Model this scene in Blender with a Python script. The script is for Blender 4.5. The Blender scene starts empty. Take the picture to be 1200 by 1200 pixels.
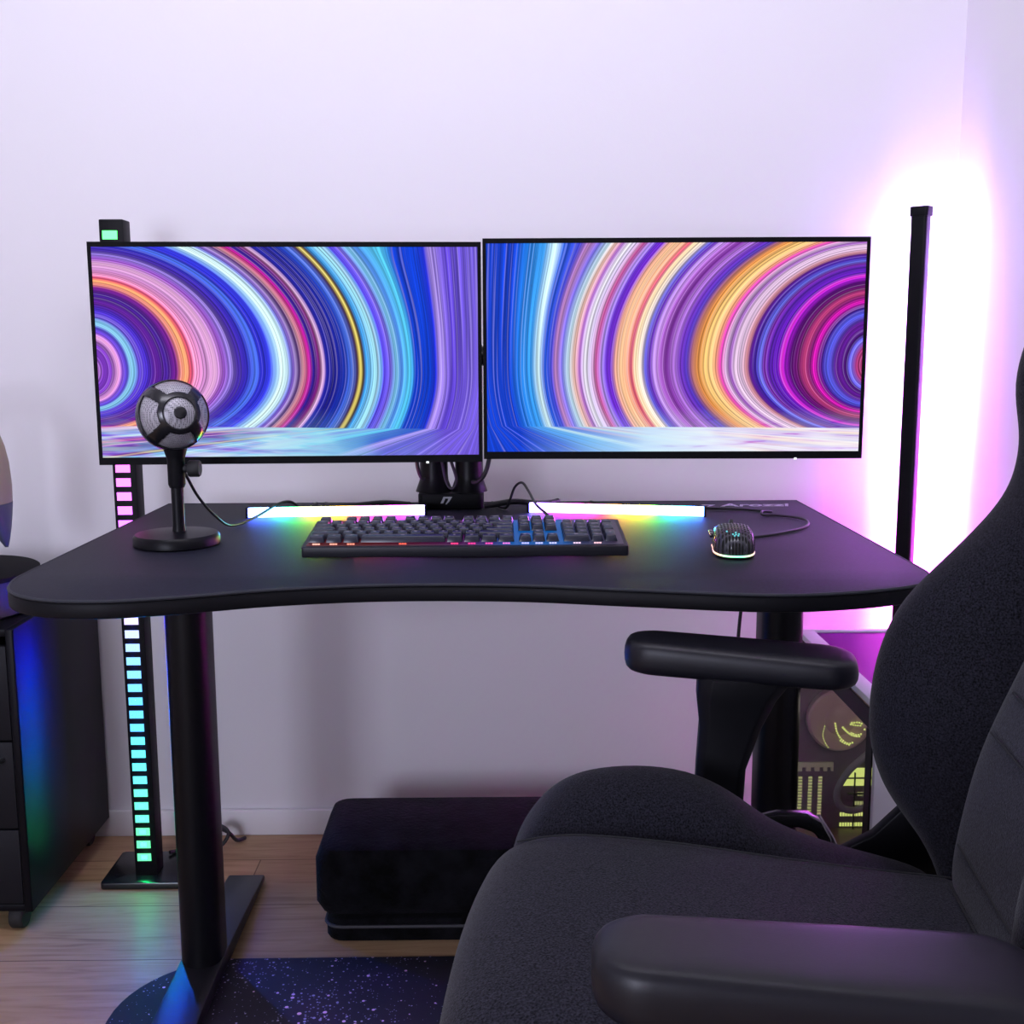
import bpy, bmesh, math, random
from mathutils import Vector, Matrix
random.seed(4)
S = bpy.context.scene
C = S.collection
PI = math.pi
R = math.radians

# ------------------------------------------------------------------ node helpers
class NT:
    def __init__(self, mat):
        self.t = mat.node_tree
    def n(self, kind, **kw):
        nd = self.t.nodes.new(kind)
        for k, v in kw.items():
            setattr(nd, k, v)
        return nd
    def link(self, a, b):
        self.t.links.new(a, b)
    def val(self, sock, x):
        if hasattr(x, 'is_output'):
            self.link(x, sock)
        else:
            sock.default_value = x
    def m(self, op, a, b=0.0, c=0.0):
        nd = self.n('ShaderNodeMath', operation=op)
        for i, x in enumerate((a, b, c)):
            self.val(nd.inputs[i], x)
        return nd.outputs[0]
    def ramp(self, fac, stops, interp='LINEAR'):
        nd = self.n('ShaderNodeValToRGB')
        el = nd.color_ramp.elements
        nd.color_ramp.interpolation = interp
        stops = sorted(stops)
        while len(el) < len(stops):
            el.new(0.5)
        for e, (p, c) in zip(el, stops):
            e.position = p
        for e, (p, c) in zip(el, stops):
            e.color = (c[0], c[1], c[2], 1)
        self.val(nd.inputs[0], fac)
        return nd.outputs[0]
    def mix(self, fac, a, b, blend='MIX'):
        nd = self.n('ShaderNodeMix', data_type='RGBA', blend_type=blend)
        self.val(nd.inputs[0], fac)
        for s, x in ((nd.inputs[6], a), (nd.inputs[7], b)):
            if hasattr(x, 'is_output'):
                self.link(x, s)
            else:
                s.default_value = (x[0], x[1], x[2], 1)
        return nd.outputs[2]

def lin(c):
    return tuple((x / 12.92 if x <= .04045 else ((x + .055) / 1.055) ** 2.4) for x in (v / 255 for v in c))

def mat(name, col, rough=.5, metal=0.0, spec=.5, noise=None, bump=None, coat=0, sheen=0, ior=1.5):
    m = bpy.data.materials.new(name)
    m.use_nodes = True
    t = NT(m)
    b = m.node_tree.nodes['Principled BSDF']
    b.inputs['Base Color'].default_value = (*col, 1)
    b.inputs['Roughness'].default_value = rough
    b.inputs['Metallic'].default_value = metal
    b.inputs['Specular IOR Level'].default_value = spec
    b.inputs['IOR'].default_value = ior
    if coat:
        b.inputs['Coat Weight'].default_value = coat
        b.inputs['Coat Roughness'].default_value = .15
    if sheen:
        b.inputs['Sheen Weight'].default_value = sheen
        b.inputs['Sheen Roughness'].default_value = .4
    tc = t.n('ShaderNodeTexCoord').outputs['Object']
    if noise:
        sc, amt = noise
        nz = t.n('ShaderNodeTexNoise')
        nz.inputs['Scale'].default_value = sc
        nz.inputs['Detail'].default_value = 5
        t.link(tc, nz.inputs['Vector'])
        lo = tuple(max(0, c * (1 - amt)) for c in col)
        hi = tuple(min(1, c * (1 + amt)) for c in col)
        t.link(t.ramp(nz.outputs['Fac'], [(.3, lo), (.7, hi)]), b.inputs['Base Color'])
    if bump:
        sc, st, dist = bump
        nz = t.n('ShaderNodeTexNoise')
        nz.inputs['Scale'].default_value = sc
        nz.inputs['Detail'].default_value = 3
        t.link(tc, nz.inputs['Vector'])
        bp = t.n('ShaderNodeBump')
        bp.inputs['Strength'].default_value = st
        bp.inputs['Distance'].default_value = dist
        t.link(nz.outputs['Fac'], bp.inputs['Height'])
        t.link(bp.outputs[0], b.inputs['Normal'])
    return m

def emit(name, col, strength=1.0):
    m = bpy.data.materials.new(name)
    m.use_nodes = True
    b = m.node_tree.nodes['Principled BSDF']
    b.inputs['Base Color'].default_value = (.02, .02, .02, 1)
    b.inputs['Emission Color'].default_value = (*col, 1)
    b.inputs['Emission Strength'].default_value = strength
    return m

def emit_ramp(name, axis, lo, hi, stops, strength, coord='Object'):
    """emission colour that varies along one object axis (an addressable strip)"""
    m = bpy.data.materials.new(name)
    m.use_nodes = True
    t = NT(m)
    b = m.node_tree.nodes['Principled BSDF']
    b.inputs['Base Color'].default_value = (.02, .02, .02, 1)
    sx = t.n('ShaderNodeSeparateXYZ')
    t.link(t.n('ShaderNodeTexCoord').outputs[coord], sx.inputs[0])
    f = t.m('DIVIDE', t.m('SUBTRACT', sx.outputs[axis], lo), hi - lo)
    t.link(t.ramp(f, stops), b.inputs['Emission Color'])
    b.inputs['Emission Strength'].default_value = strength
    return m

# ------------------------------------------------------------------ mesh helpers
def box(bm, x0, x1, y0, y1, z0, z1):
    vs = [bm.verts.new(p) for p in ((x0, y0, z0), (x1, y0, z0), (x1, y1, z0), (x0, y1, z0),
                                    (x0, y0, z1), (x1, y0, z1), (x1, y1, z1), (x0, y1, z1))]
    for f in ((3, 2, 1, 0), (4, 5, 6, 7), (0, 1, 5, 4), (1, 2, 6, 5), (2, 3, 7, 6), (3, 0, 4, 7)):
        bm.faces.new([vs[i] for i in f])
    return vs

def rings(bm, loops, close=True, caps=True):
    """skin a list of vertex loops (lists of points)"""
    L = [[bm.verts.new(p) for p in lp] for lp in loops]
    n = len(L[0])
    for a, b in zip(L, L[1:]):
        for i in range(n if close else n - 1):
            j = (i + 1) % n
            bm.faces.new((a[i], a[j], b[j], b[i]))
    if caps:
        bm.faces.new(L[0][::-1])
        bm.faces.new(L[-1])
    return L

def lathe(bm, prof, seg=40, c=(0, 0, 0), M=None):
    loops = []
    for r, z in prof:
        lp = []
        for i in range(seg):
            a = 2 * PI * i / seg
            p = Vector((r * math.cos(a), r * math.sin(a), z))
            if M:
                p = M @ p
            lp.append(p + Vector(c))
        loops.append(lp)
    rings(bm, loops)

def catmull(pts, n=8):
    P = [Vector(p) for p in pts]
    P = [P[0] * 2 - P[1]] + P + [P[-1] * 2 - P[-2]]
    out = []
    for i in range(1, len(P) - 2):
        for k in range(n):
            t = k / n
            a, b, c, d = P[i - 1], P[i], P[i + 1], P[i + 2]
            out.append(.5 * ((2 * b) + (c - a) * t + (2 * a - 5 * b + 4 * c - d) * t * t + (3 * b - a - 3 * c + d) * t ** 3))
    out.append(P[-2])
    return out

def tube(bm, pts, r, seg=8, smooth=6):
    P = catmull(pts, smooth) if smooth else [Vector(p) for p in pts]
    loops = []
    up = Vector((0, 0, 1))
    last = None
    for i, p in enumerate(P):
        d = (P[min(i + 1, len(P) - 1)] - P[max(i - 1, 0)]).normalized()
        if last is None:
            x = d.cross(up if abs(d.z) < .9 else Vector((1, 0, 0))).normalized()
        else:
            x = (last - d * last.dot(d)).normalized()
        last = x
        y = d.cross(x)
        loops.append([p + (x * math.cos(2 * PI * k / seg) + y * math.sin(2 * PI * k / seg)) * r for k in range(seg)])
    rings(bm, loops)

def prism(bm, outline, z0, z1):
    rings(bm, [[(x, y, z0) for x, y in outline], [(x, y, z1) for x, y in outline]])

def rrect(x0, x1, y0, y1, r, n=6):
    o = []
    for cx, cy, a0 in ((x1 - r, y0 + r, -90), (x1 - r, y1 - r, 0), (x0 + r, y1 - r, 90), (x0 + r, y0 + r, 180)):
        for k in range(n + 1):
            a = R(a0 + 90 * k / n)
            o.append((cx + r * math.cos(a), cy + r * math.sin(a)))
    return o

def obj(name, bm, material, parent=None, smooth=False, bevel=0, seg=2, subsurf=0, loc=None):
    bmesh.ops.recalc_face_normals(bm, faces=bm.faces[:])
    if bevel:
        es = [e for e in bm.edges if len(e.link_faces) == 2 and e.calc_face_angle(0) > R(30)]
        bmesh.ops.bevel(bm, geom=es, offset=bevel, segments=seg, profile=.5, affect='EDGES', clamp_overlap=True)
    me = bpy.data.meshes.new(name)
    bm.to_mesh(me)
    bm.free()
    o = bpy.data.objects.new(name, me)
    C.objects.link(o)
    if material:
        me.materials.append(material)
    if smooth or bevel or subsurf:
        for p in me.polygons:
            p.use_smooth = True
        if not subsurf:
            me.set_sharp_from_angle(angle=R(40))
    if subsurf:
        md = o.modifiers.new('s', 'SUBSURF')
        md.levels = md.render_levels = subsurf
    if parent:
        o.parent = parent
    if loc:
        o.location = loc
    return o

def tag(o, label, cat, group=None):
    o['label'] = label
    o['category'] = cat
    if group:
        o['group'] = group
    return o

def thing(name, label, cat, loc=(0, 0, 0), rot=(0, 0, 0), group=None):
    o = bpy.data.objects.new(name, None)
    o.empty_display_size = .05
    C.objects.link(o)
    o.location = loc
    o.rotation_euler = rot
    return tag(o, label, cat, group)

def struct(name, bm, m, **kw):
    o = obj(name, bm, m, **kw)
    o['kind'] = 'structure'
    return o

def copy_tree(o, parent=None):
    c = o.copy()
    C.objects.link(c)
    if parent:
        c.parent = parent
    for ch in list(o.children):
        copy_tree(ch, c)
    return c

def B():
    return bmesh.new()

# ------------------------------------------------------------------ materials
M_wall = mat('wall_paint', (.74, .72, .75), .75, spec=.25, bump=(160, .06, .002))
M_ceil = mat('ceiling_paint', (.78, .78, .78), .9)
M_white_trim = mat('white_trim', (.72, .70, .72), .5)
M_black = mat('black_plastic', (.005, .005, .0065), .5, spec=.5, ior=1.22)
M_black_gloss = mat('glossy_black_plastic', (.01, .01, .012), .22)
M_bezel = mat('matte_bezel', (.003, .003, .004), .6, spec=.5, ior=1.18)
M_black_metal = mat('satin_black_metal', (.004, .004, .0055), .38, spec=.5, ior=1.25)
M_cab = mat('black_powder_coat', (.004, .004, .006), .42, spec=.5, ior=1.2)
M_cab_front = mat('charcoal_drawer_front', (.009, .009, .012), .5, spec=.5, ior=1.25)
M_matcloth = mat('black_mat_cloth', (.009, .010, .0195), .62, spec=.2, noise=(240, .3), bump=(900, .25, .0006))
M_edge = mat('stitched_edge', (.02, .022, .03), .8, bump=(1500, .6, .001))
M_rubber = mat('rubber', (.01, .01, .011), .7)
M_cable = mat('cable_rubber', (.012, .012, .014), .45)
M_fabric = mat('charcoal_woven_fabric', (.0105, .0102, .0148), .95, spec=.1, noise=(520, .9), bump=(700, .6, .0012), sheen=.08)
M_fabric2 = mat('charcoal_fabric_lit', (.0172, .0168, .0235), .95, spec=.1, noise=(480, .9), bump=(700, .6, .0012), sheen=.1)  # lighter copy of the chair fabric, front-left light put into the colour
M_pu = mat('armrest_polyurethane', (.006, .006, .0095), .42, spec=.32, bump=(800, .08, .0005))
M_foot = mat('satin_black_foot', (.005, .005, .007), .45, spec=.6)
M_velvet = mat('black_velvet', (.0032, .0032, .0045), .9, spec=.1, noise=(26, .95), bump=(160, .6, .003), sheen=.04)
M_chrome = mat('brushed_steel', (.3, .3, .32), .3, 1.0)
M_white_metal = mat('white_case_metal', (.72, .72, .78), .4)
M_key = mat('keycap_plastic', (.009, .011, .024), .3, spec=.55)
M_kbcase = mat('keyboard_case', (.012, .012, .016), .42, ior=1.35)
M_screenback = mat('monitor_housing', (.012, .012, .013), .45)
M_logo = mat('grey_print', (.55, .53, .62), .6)
M_emblem = mat('silver_print', (.5, .5, .55), .4)
M_grey_hose = mat('grey_hose', (.22, .22, .25), .45)
M_cream = mat('cream_plastic', (.33, .28, .18), .5)  # darkened cream, the shade on the headset is put into the colour
M_darkblue = mat('slate_leatherette', (.06, .075, .10), .5)

def glass_mat(name, col, rough=.05, alpha=.35):
    m = mat(name, col, rough)
    b = m.node_tree.nodes['Principled BSDF']
    b.inputs['Alpha'].default_value = alpha
    return m

# perforated microphone grille: fine dots
def grille_mat():
    m = bpy.data.materials.new('perforated_grille')
    m.use_nodes = True
    t = NT(m)
    b = m.node_tree.nodes['Principled BSDF']
    v = t.n('ShaderNodeTexVoronoi')
    v.inputs['Scale'].default_value = 400
    v.inputs['Randomness'].default_value = .15
    t.link(t.n('ShaderNodeTexCoord').outputs['Object'], v.inputs['Vector'])
    t.link(t.ramp(v.outputs['Distance'], [(.28, (.015, .015, .018)), (.42, (.40, .39, .42))]), b.inputs['Base Color'])
    b.inputs['Metallic'].default_value = .2
    b.inputs['Roughness'].default_value = .45
    return m
M_grille = grille_mat()

def honeycomb_mat():
    m = bpy.data.materials.new('honeycomb_shell')
    m.use_nodes = True
    t = NT(m)
    b = m.node_tree.nodes['Principled BSDF']
    v = t.n('ShaderNodeTexVoronoi')
    v.feature = 'F1'
    v.inputs['Scale'].default_value = 175
    v.inputs['Randomness'].default_value = .0
    mp = t.n('ShaderNodeMapping')
    mp.inputs['Scale'].default_value = (1.3, .75, .02)
    mp.inputs['Rotation'].default_value = (0, 0, 0)
    t.link(t.n('ShaderNodeTexCoord').outputs['Object'], mp.inputs[0])
    t.link(mp.outputs[0], v.inputs['Vector'])
    t.link(t.ramp(v.outputs['Distance'], [(.34, (.001, .001, .001)), (.44, (.05, .05, .06))]), b.inputs['Base Color'])
    t.link(t.ramp(v.outputs['Distance'], [(.34, (.9, .9, .9)), (.44, (.2, .2, .2))]), b.inputs['Roughness'])
    bp = t.n('ShaderNodeBump')
    bp.inputs['Distance'].default_value = .002
    t.link(t.ramp(v.outputs['Distance'], [(.34, (0, 0, 0)), (.44, (1, 1, 1))]), bp.inputs['Height'])
    t.link(bp.outputs[0], b.inputs['Normal'])
    return m
M_honey = honeycomb_mat()

def floor_mat():
    m = bpy.data.materials.new('oak_planks')
    m.use_nodes = True
    t = NT(m)
    b = m.node_tree.nodes['Principled BSDF']
    tc = t.n('ShaderNodeTexCoord').outputs['Object']
    br = t.n('ShaderNodeTexBrick')
    br.offset = .37
    br.inputs['Scale'].default_value = 1
    br.inputs['Brick Width'].default_value = 1.25
    br.inputs['Row Height'].default_value = .185
    br.inputs['Mortar Size'].default_value = .0012
    br.inputs['Color1'].default_value = (.9, .9, .9, 1)
    br.inputs['Color2'].default_value = (1.1, 1.08, 1.05, 1)
    br.inputs['Mortar'].default_value = (.35, .3, .28, 1)
    mp0 = t.n('ShaderNodeMapping')
    mp0.inputs['Location'].default_value = (.48, .06, 0)
    t.link(tc, mp0.inputs[0])
    t.link(mp0.outputs[0], br.inputs['Vector'])
    mp = t.n('ShaderNodeMapping')
    mp.inputs['Scale'].default_value = (2.2, 26, 1)
    t.link(tc, mp.inputs[0])
    nz = t.n('ShaderNodeTexNoise')
    nz.inputs['Scale'].default_value = 2.2
    nz.inputs['Detail'].default_value = 8
    nz.inputs['Distortion'].default_value = 1.2
    t.link(mp.outputs[0], nz.inputs['Vector'])
    wood = t.ramp(nz.outputs['Fac'], [(.25, (.25, .15, .08)), (.45, (.38, .242, .132)), (.62, (.435, .29, .165)), (.8, (.32, .205, .112))])
    t.link(t.mix(1, wood, br.outputs['Color'], 'MULTIPLY'), b.inputs['Base Color'])
    b.inputs['Roughness'].default_value = .45
    b.inputs['Specular IOR Level'].default_value = .2
    return m
M_floor = floor_mat()

def star_mat():
    m = bpy.data.materials.new('starry_mat_print')
    m.use_nodes = True
    t = NT(m)
    b = m.node_tree.nodes['Principled BSDF']
    tc = t.n('ShaderNodeTexCoord').outputs['Object']
    nz = t.n('ShaderNodeTexNoise')
    nz.inputs['Scale'].default_value = 5
    nz.inputs['Detail'].default_value = 6
    t.link(tc, nz.inputs['Vector'])
    base = t.ramp(nz.outputs['Fac'], [(.35, (.004, .003, .012)), (.55, (.009, .006, .025)), (.7, (.024, .008, .034))])
    col = base
    for sc, rad, hue in ((95, .11, (.4, .35, .65)), (52, .09, (.85, .55, .9)), (170, .13, (.22, .2, .4))):
        v = t.n('ShaderNodeTexVoronoi')
        v.inputs['Scale'].default_value = sc
        t.link(tc, v.inputs['Vector'])
        dot = t.m('LESS_THAN', v.outputs['Distance'], t.m('MULTIPLY', t.m('POWER', nz.outputs['Fac'], 1.5), rad * 4.2))
        sp = t.n('ShaderNodeSeparateColor')
        t.link(v.outputs['Color'], sp.inputs[0])
        keep = t.m('MULTIPLY', dot, t.m('GREATER_THAN', sp.outputs[0], .45))
        col = t.mix(keep, col, hue)
    t.link(col, b.inputs['Base Color'])
    b.inputs['Roughness'].default_value = .8
    return m
M_star = star_mat()

# ------------------------------------------------------------------ the room
XL, XR, YB, YF, ZC = -1.9, .905, -1.7, 2.285, 2.5
bm = B(); box(bm, XL, XR, YB, YF, -.05, 0); struct('floor', bm, M_floor)
bm = B(); box(bm, XL, XR, YB, YF, ZC, ZC + .05); struct('ceiling', bm, M_ceil)
bm = B(); box(bm, XL - .05, XR + .05, YF, YF + .05, -.05, ZC + .05); struct('wall_back', bm, M_wall)
bm = B(); box(bm, XR, XR + .05, YB, YF, -.05, ZC + .05); struct('wall_right', bm, M_wall)
bm = B(); box(bm, XL - .05, XL, YB, YF, -.05, ZC + .05); struct('wall_left', bm, M_wall)
bm = B(); box(bm, XL - .05, XR + .05, YB - .05, YB, -.05, ZC + .05); struct('wall_front', bm, M_wall)
bm = B(); box(bm, XL, XR, YF - .012, YF, 0, .056); struct('baseboard_back', bm, M_white_trim, bevel=.003)
bm = B(); box(bm, XR - .012, XR, YB, YF - .012, 0, .056); struct('baseboard_right', bm, M_white_trim, bevel=.003)

# ------------------------------------------------------------------ desk
TOP = .732
front = [(.556, 1.47), (.553, 1.42), (.536, 1.378), (.498, 1.346), (.42, 1.318), (.32, 1.308), (.171, 1.338), (.017, 1.371), (-.141, 1.376), (-.273, 1.354),
         (-.385, 1.314), (-.468, 1.296), (-.54, 1.308), (-.59, 1.35), (-.613, 1.41), (-.616, 1.47)]
fr = [(p.x, p.y) for p in catmull([(x, y, 0) for x, y in front], 6)]
outline = [(-.607, 2.085), (.556, 2.085)] + fr
cx, cy = -.03, 1.7
desk = thing('desk', 'black two-legged desk with a curved front edge under both screens', 'desk', (cx, cy, 0))
D = Vector((-cx, -cy, 0))
def loc_out(o, inset=0.0):
    return [(x - cx - inset * (1 if x > cx else -1), y - cy + (inset if y < cy else -inset)) for x, y in o]
bm = B(); prism(bm, loc_out(outline), .712, TOP - .0005); obj('desktop', bm, M_black, desk, bevel=.0035)
for sx in (-.487, .446):
    bm = B()
    prism(bm, [(x + sx - cx, y + 1.75 - cy) for x, y in rrect(-.0325, .0325, -.045, .045, .03, 6)], .03, .702)
    obj('leg', bm, M_black_metal, desk, smooth=True)
    bm = B()
    x0, x1 = sx - .035 - cx, sx + .035 - cx
    sec = [(1.385, .004, .016), (1.62, .004, .030), (1.75, .004, .034), (1.88, .004, .030), (2.065, .004, .016)]
    rings(bm, [[(x0, y - cy, a), (x1, y - cy, a), (x1, y - cy, b), (x0, y - cy, b)] for y, a, b in sec])
    obj('foot', bm, M_foot, desk, bevel=.004)
    bm = B(); box(bm, x0 - .0, x1, 1.42 - cy, 2.04 - cy, .695, .712); obj('top_bracket', bm, M_black_metal, desk, bevel=.002)
bm = B(); box(bm, -.487 - cx, .446 - cx, 1.72 - cy, 1.78 - cy, .66, .695); obj('cross_beam', bm, M_black_metal, desk, bevel=.003)

dm = thing('desk_mat', 'black cloth mat with printed grey wordmark covering the whole desktop', 'desk mat', (cx, cy, TOP))
bm = B(); prism(bm, loc_out(outline, .0015), 0, .003); obj('mat_cloth', bm, M_matcloth, dm, bevel=.0012)
pts = [(x, y, .0016) for x, y in loc_out(outline, .001)]
bm = B(); tube(bm, pts + [pts[0]], .0022, 6, 0); obj('stitched_edge', bm, M_edge, dm, smooth=True)
DZ = TOP + .003       # surface the things on the desk stand on

def text(name, s, size, material, parent, loc, rot=(0, 0, 0), shear=0, ext=.0004):
    cu = bpy.data.curves.new(name, 'FONT')
    cu.body = s
    cu.size = size
    cu.shear = shear
    cu.extrude = ext
    cu.offset = size * .02
    o = bpy.data.objects.new(name, cu)
    C.objects.link(o)
    dg = bpy.context.evaluated_depsgraph_get()
    me = bpy.data.meshes.new_from_object(o.evaluated_get(dg))
    bpy.data.objects.remove(o)
    o = bpy.data.objects.new(name, me)
    C.objects.link(o)
    me.materials.clear(); me.materials.append(material)
    o.parent = parent
    o.location = loc
    o.rotation_euler = rot
    return o

def emblem(bm, k, dx=0, dy=0, z=.0006, M=None):
    """two slanted strokes: a short left one and a hooked right one"""
    polys = [[(0, 0), (.22, .0), (.42, .42), (.2, .42)],
             [(.2, .42), (.26, .56), (1.0, .56), (.72, .12), (.5, -.08), (.42, -.08), (.62, .26), (.66, .40), (.42, .42)]]
    for P in polys:
        lo = [bm.verts.new((dx + x * k, dy + y * k, 0)) for x, y in P]
        hi = [bm.verts.new((dx + x * k, dy + y * k, z)) for x, y in P]
        bm.faces.new(lo[::-1]); bm.faces.new(hi)
        for i in range(len(P)):
            j = (i + 1) % len(P)
            bm.faces.new((lo[i], lo[j], hi[j], hi[i]))
text('wordmark', 'Arozzi', .046, M_logo, dm, (.401 - cx, 2.012 - cy, .0031), shear=.25)
bm = B(); emblem(bm, .032); obj('emblem', bm, M_logo, dm, loc=(.362 - cx, 2.014 - cy, .003))

# ------------------------------------------------------------------ monitors
def screen_mat(name, side, A, Bs, split):
    """streaming arcs of light on a screen; side=-1 arcs open to the left edge, +1 to the right edge"""
    m = bpy.data.materials.new(name)
    m.use_nodes = True
    t = NT(m)
    nt = m.node_tree
    b = nt.nodes['Principled BSDF']
    b.inputs['Base Color'].default_value = (.005, .005, .005, 1)
    b.inputs['Roughness'].default_value = .6
    b.inputs['Specular IOR Level'].default_value = .05
    sx = t.n('ShaderNodeSeparateXYZ')
    t.link(t.n('ShaderNodeTexCoord').outputs['UV'], sx.inputs[0])
    u, v = sx.outputs[0], sx.outputs[1]
    d = t.m('ADD', u, .02) if side < 0 else t.m('SUBTRACT', 1.02, u)
    # floor line rises a little towards the open side on the left screen
    vf = t.m('ADD', .125, t.m('MULTIPLY', t.m('SUBTRACT', 1.0, d), .03 if side < 0 else -.012))
    isfl = t.m('LESS_THAN', v, vf)
    tt = t.m('MAXIMUM', t.m('DIVIDE', t.m('SUBTRACT', vf, v), vf), 0.0)
    e = t.m('SUBTRACT', 1.03, d)
    e0 = t.m('DIVIDE', e, t.m('ADD', 1.0, t.m('MULTIPLY', tt, 1.7)))
    d0 = t.m('SUBTRACT', 1.03, e0)
    vv = t.m('MAXIMUM', v, vf)
    dv = t.m('SUBTRACT', vv, .42)
    up = t.m('GREATER_THAN', dv, 0.0)
    # arcs are tall near the open edge and flatten outwards
    def ratio_of(a):
        k1 = t.m('EXPONENT', t.m('MULTIPLY', a, -1 / (.3 if side < 0 else .25)))
        ru = t.m('ADD', t.m('ADD', 1.05 if side < 0 else 1.2, t.m('MULTIPLY', t.m('MAXIMUM', t.m('SUBTRACT', a, .5), 0.0), .6)), t.m('MULTIPLY', k1, 1.5 if side < 0 else 1.6))
        ob = t.m('MAXIMUM', t.m('SUBTRACT', a, .78 if side < 0 else .8), 0.0)
        ru = t.m('ADD', ru, t.m('MULTIPLY', t.m('MULTIPLY', ob, ob), 60))
        k2 = t.m('EXPONENT', t.m('MULTIPLY', a, -1 / .13))
        rl = t.m('ADD', t.m('ADD', .84 if side < 0 else .92, t.m('MULTIPLY', k2, 2.0)), t.m('MULTIPLY', t.m('MAXIMUM', t.m('SUBTRACT', a, .45), 0.0), .8))
        return t.m('ADD', t.m('MULTIPLY', up, ru), t.m('MULTIPLY', t.m('SUBTRACT', 1.0, up), rl))
    q = t.m('DIVIDE', dv, 1.5)
    for it in range(3):
        r0 = t.m('SQRT', t.m('ADD', t.m('MULTIPLY', d0, d0), t.m('MULTIPLY', q, q)))
        q = t.m('DIVIDE', dv, ratio_of(r0))
    # superelliptic lower bend
    r = t.m('SQRT', t.m('ADD', t.m('MULTIPLY', d0, d0), t.m('MULTIPLY', q, q)))
    wob = t.n('ShaderNodeTexNoise')
    wob.inputs['Scale'].default_value = 2.0
    wob.inputs['Detail'].default_value = 1
    t.link(t.n('ShaderNodeTexCoord').outputs['UV'], wob.inputs['Vector'])
    r = t.m('ADD', r, t.m('MULTIPLY', t.m('SUBTRACT', wob.outputs['Fac'], .5), .006))
    f1 = t.m('DIVIDE', r, split)
    f2 = t.m('DIVIDE', t.m('SUBTRACT', r, split), 1.12 - split)
    ca = t.ramp(f1, [(p / split, lin(c)) for p, c in A])
    cb = t.ramp(f2, [((p - split) / (1.12 - split), lin(c)) for p, c in Bs])
    col = t.mix(t.m('GREATER_THAN', r, split), ca, cb)
    # fine threads along each arc
    for sc, lo, hi, seed in ((100, .72, 1.18, 0.0), (270, .55, 1.35, 3.7)):
        nz = t.n('ShaderNodeTexNoise', noise_dimensions='2D')
        nz.inputs['Scale'].default_value = 1
        nz.inputs['Detail'].default_value = 2
        cmb = t.n('ShaderNodeCombineXYZ')
        t.link(t.m('ADD', t.m('MULTIPLY', r, sc), seed), cmb.inputs[0])
        t.link(t.m('MULTIPLY', v, .8), cmb.inputs[1])
        t.link(cmb.outputs[0], nz.inputs['Vector'])
        g = t.n('ShaderNodeMapRange')
        g.inputs['From Min'].default_value = .3
        g.inputs['From Max'].default_value = .7
        g.inputs['To Min'].default_value = lo
        g.inputs['To Max'].default_value = hi
        t.link(nz.outputs['Fac'], g.inputs['Value'])
        cc = t.n('ShaderNodeCombineXYZ')
        for i in range(3):
            t.link(g.outputs[0], cc.inputs[i])
        col = t.mix(1, col, cc.outputs[0], 'MULTIPLY')
    # bright filaments
    nz = t.n('ShaderNodeTexNoise', noise_dimensions='2D')
    nz.inputs['Scale'].default_value = 1
    nz.inputs['Detail'].default_value = 0
    cmb = t.n('ShaderNodeCombineXYZ')
    t.link(t.m('MULTIPLY', r, 210), cmb.inputs[0])
    t.link(t.m('MULTIPLY', v, .7), cmb.inputs[1])
    t.link(cmb.outputs[0], nz.inputs['Vector'])
    fil = t.m('MULTIPLY', t.ramp(nz.outputs['Fac'], [(.68, (0, 0, 0)), (.8, (1, 1, 1))]), .42)
    col = t.mix(fil, col, t.mix(1, col, t.mix(.5, col, (.55, .45, .75)), 'SCREEN'))
    # the floor of the picture: paler, with icy patches
    n2 = t.n('ShaderNodeTexNoise')
    n2.inputs['Scale'].default_value = 3.0
    n2.inputs['Detail'].default_value = 2
    t.link(t.n('ShaderNodeTexCoord').outputs['UV'], n2.inputs['Vector'])
    far = t.m('MINIMUM', t.m('MAXIMUM', t.m('MULTIPLY', t.m('SUBTRACT', .93, d), 3.0), 0.0), 1.0)
    pale = lin((205, 235, 255)) if side > 0 else lin((150, 225, 240))
    near_line = t.m('SUBTRACT', 1.0, t.m('MINIMUM', t.m('DIVIDE', t.m('ABSOLUTE', t.m('SUBTRACT', v, vf)), .10), 1.0))
    glow = t.m('MULTIPLY', t.m('MULTIPLY', near_line, far), .14 if side > 0 else .08)
    # long streaks on that floor
    n3 = t.n('ShaderNodeTexNoise', noise_dimensions='2D')
    n3.inputs['Scale'].default_value = 1
    n3.inputs['Detail'].default_value = 3
    cst = t.n('ShaderNodeCombineXYZ')
    t.link(t.m('MULTIPLY', e0, 9), cst.inputs[0]); t.link(t.m('MULTIPLY', t.m('SUBTRACT', v, t.m('MULTIPLY', d, -.10)), 34), cst.inputs[1])
    t.link(cst.outputs[0], n3.inputs['Vector'])
    if side > 0:
        pale = t.mix(t.m('MINIMUM', t.m('MAXIMUM', t.m('MULTIPLY', t.m('SUBTRACT', .75, d), 2.2), 0.0), 1.0), lin((175, 228, 252)), t.ramp(n3.outputs['Fac'], [(.28, lin((205, 120, 225))), (.36, lin((238, 225, 255))), (.6, lin((250, 250, 255)))]))
    else:
        pale = t.mix(t.m('MINIMUM', t.m('MAXIMUM', t.m('MULTIPLY', t.m('SUBTRACT', .7, d), 2.2), 0.0), 1.0), lin((140, 222, 242)), t.ramp(n3.outputs['Fac'], [(.36, lin((160, 60, 210))), (.44, lin((225, 170, 240))), (.52, lin((170, 215, 245))), (.6, lin((235, 245, 250)))]))
    fl = t.m('MULTIPLY', isfl, t.m('MULTIPLY', far, t.ramp(n2.outputs['Fac'], [(.38, (.25, .25, .25)), (.55, (.85, .85, .85))] if side < 0 else [(.3, (.45, .45, .45)), (.55, (.95, .95, .95))])))
    col = t.mix(t.m('MAXIMUM', fl, glow), col, pale)
    t.link(col, b.inputs['Emission Color'])
    b.inputs['Emission Strength'].default_value = 1.0
    return m

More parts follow.
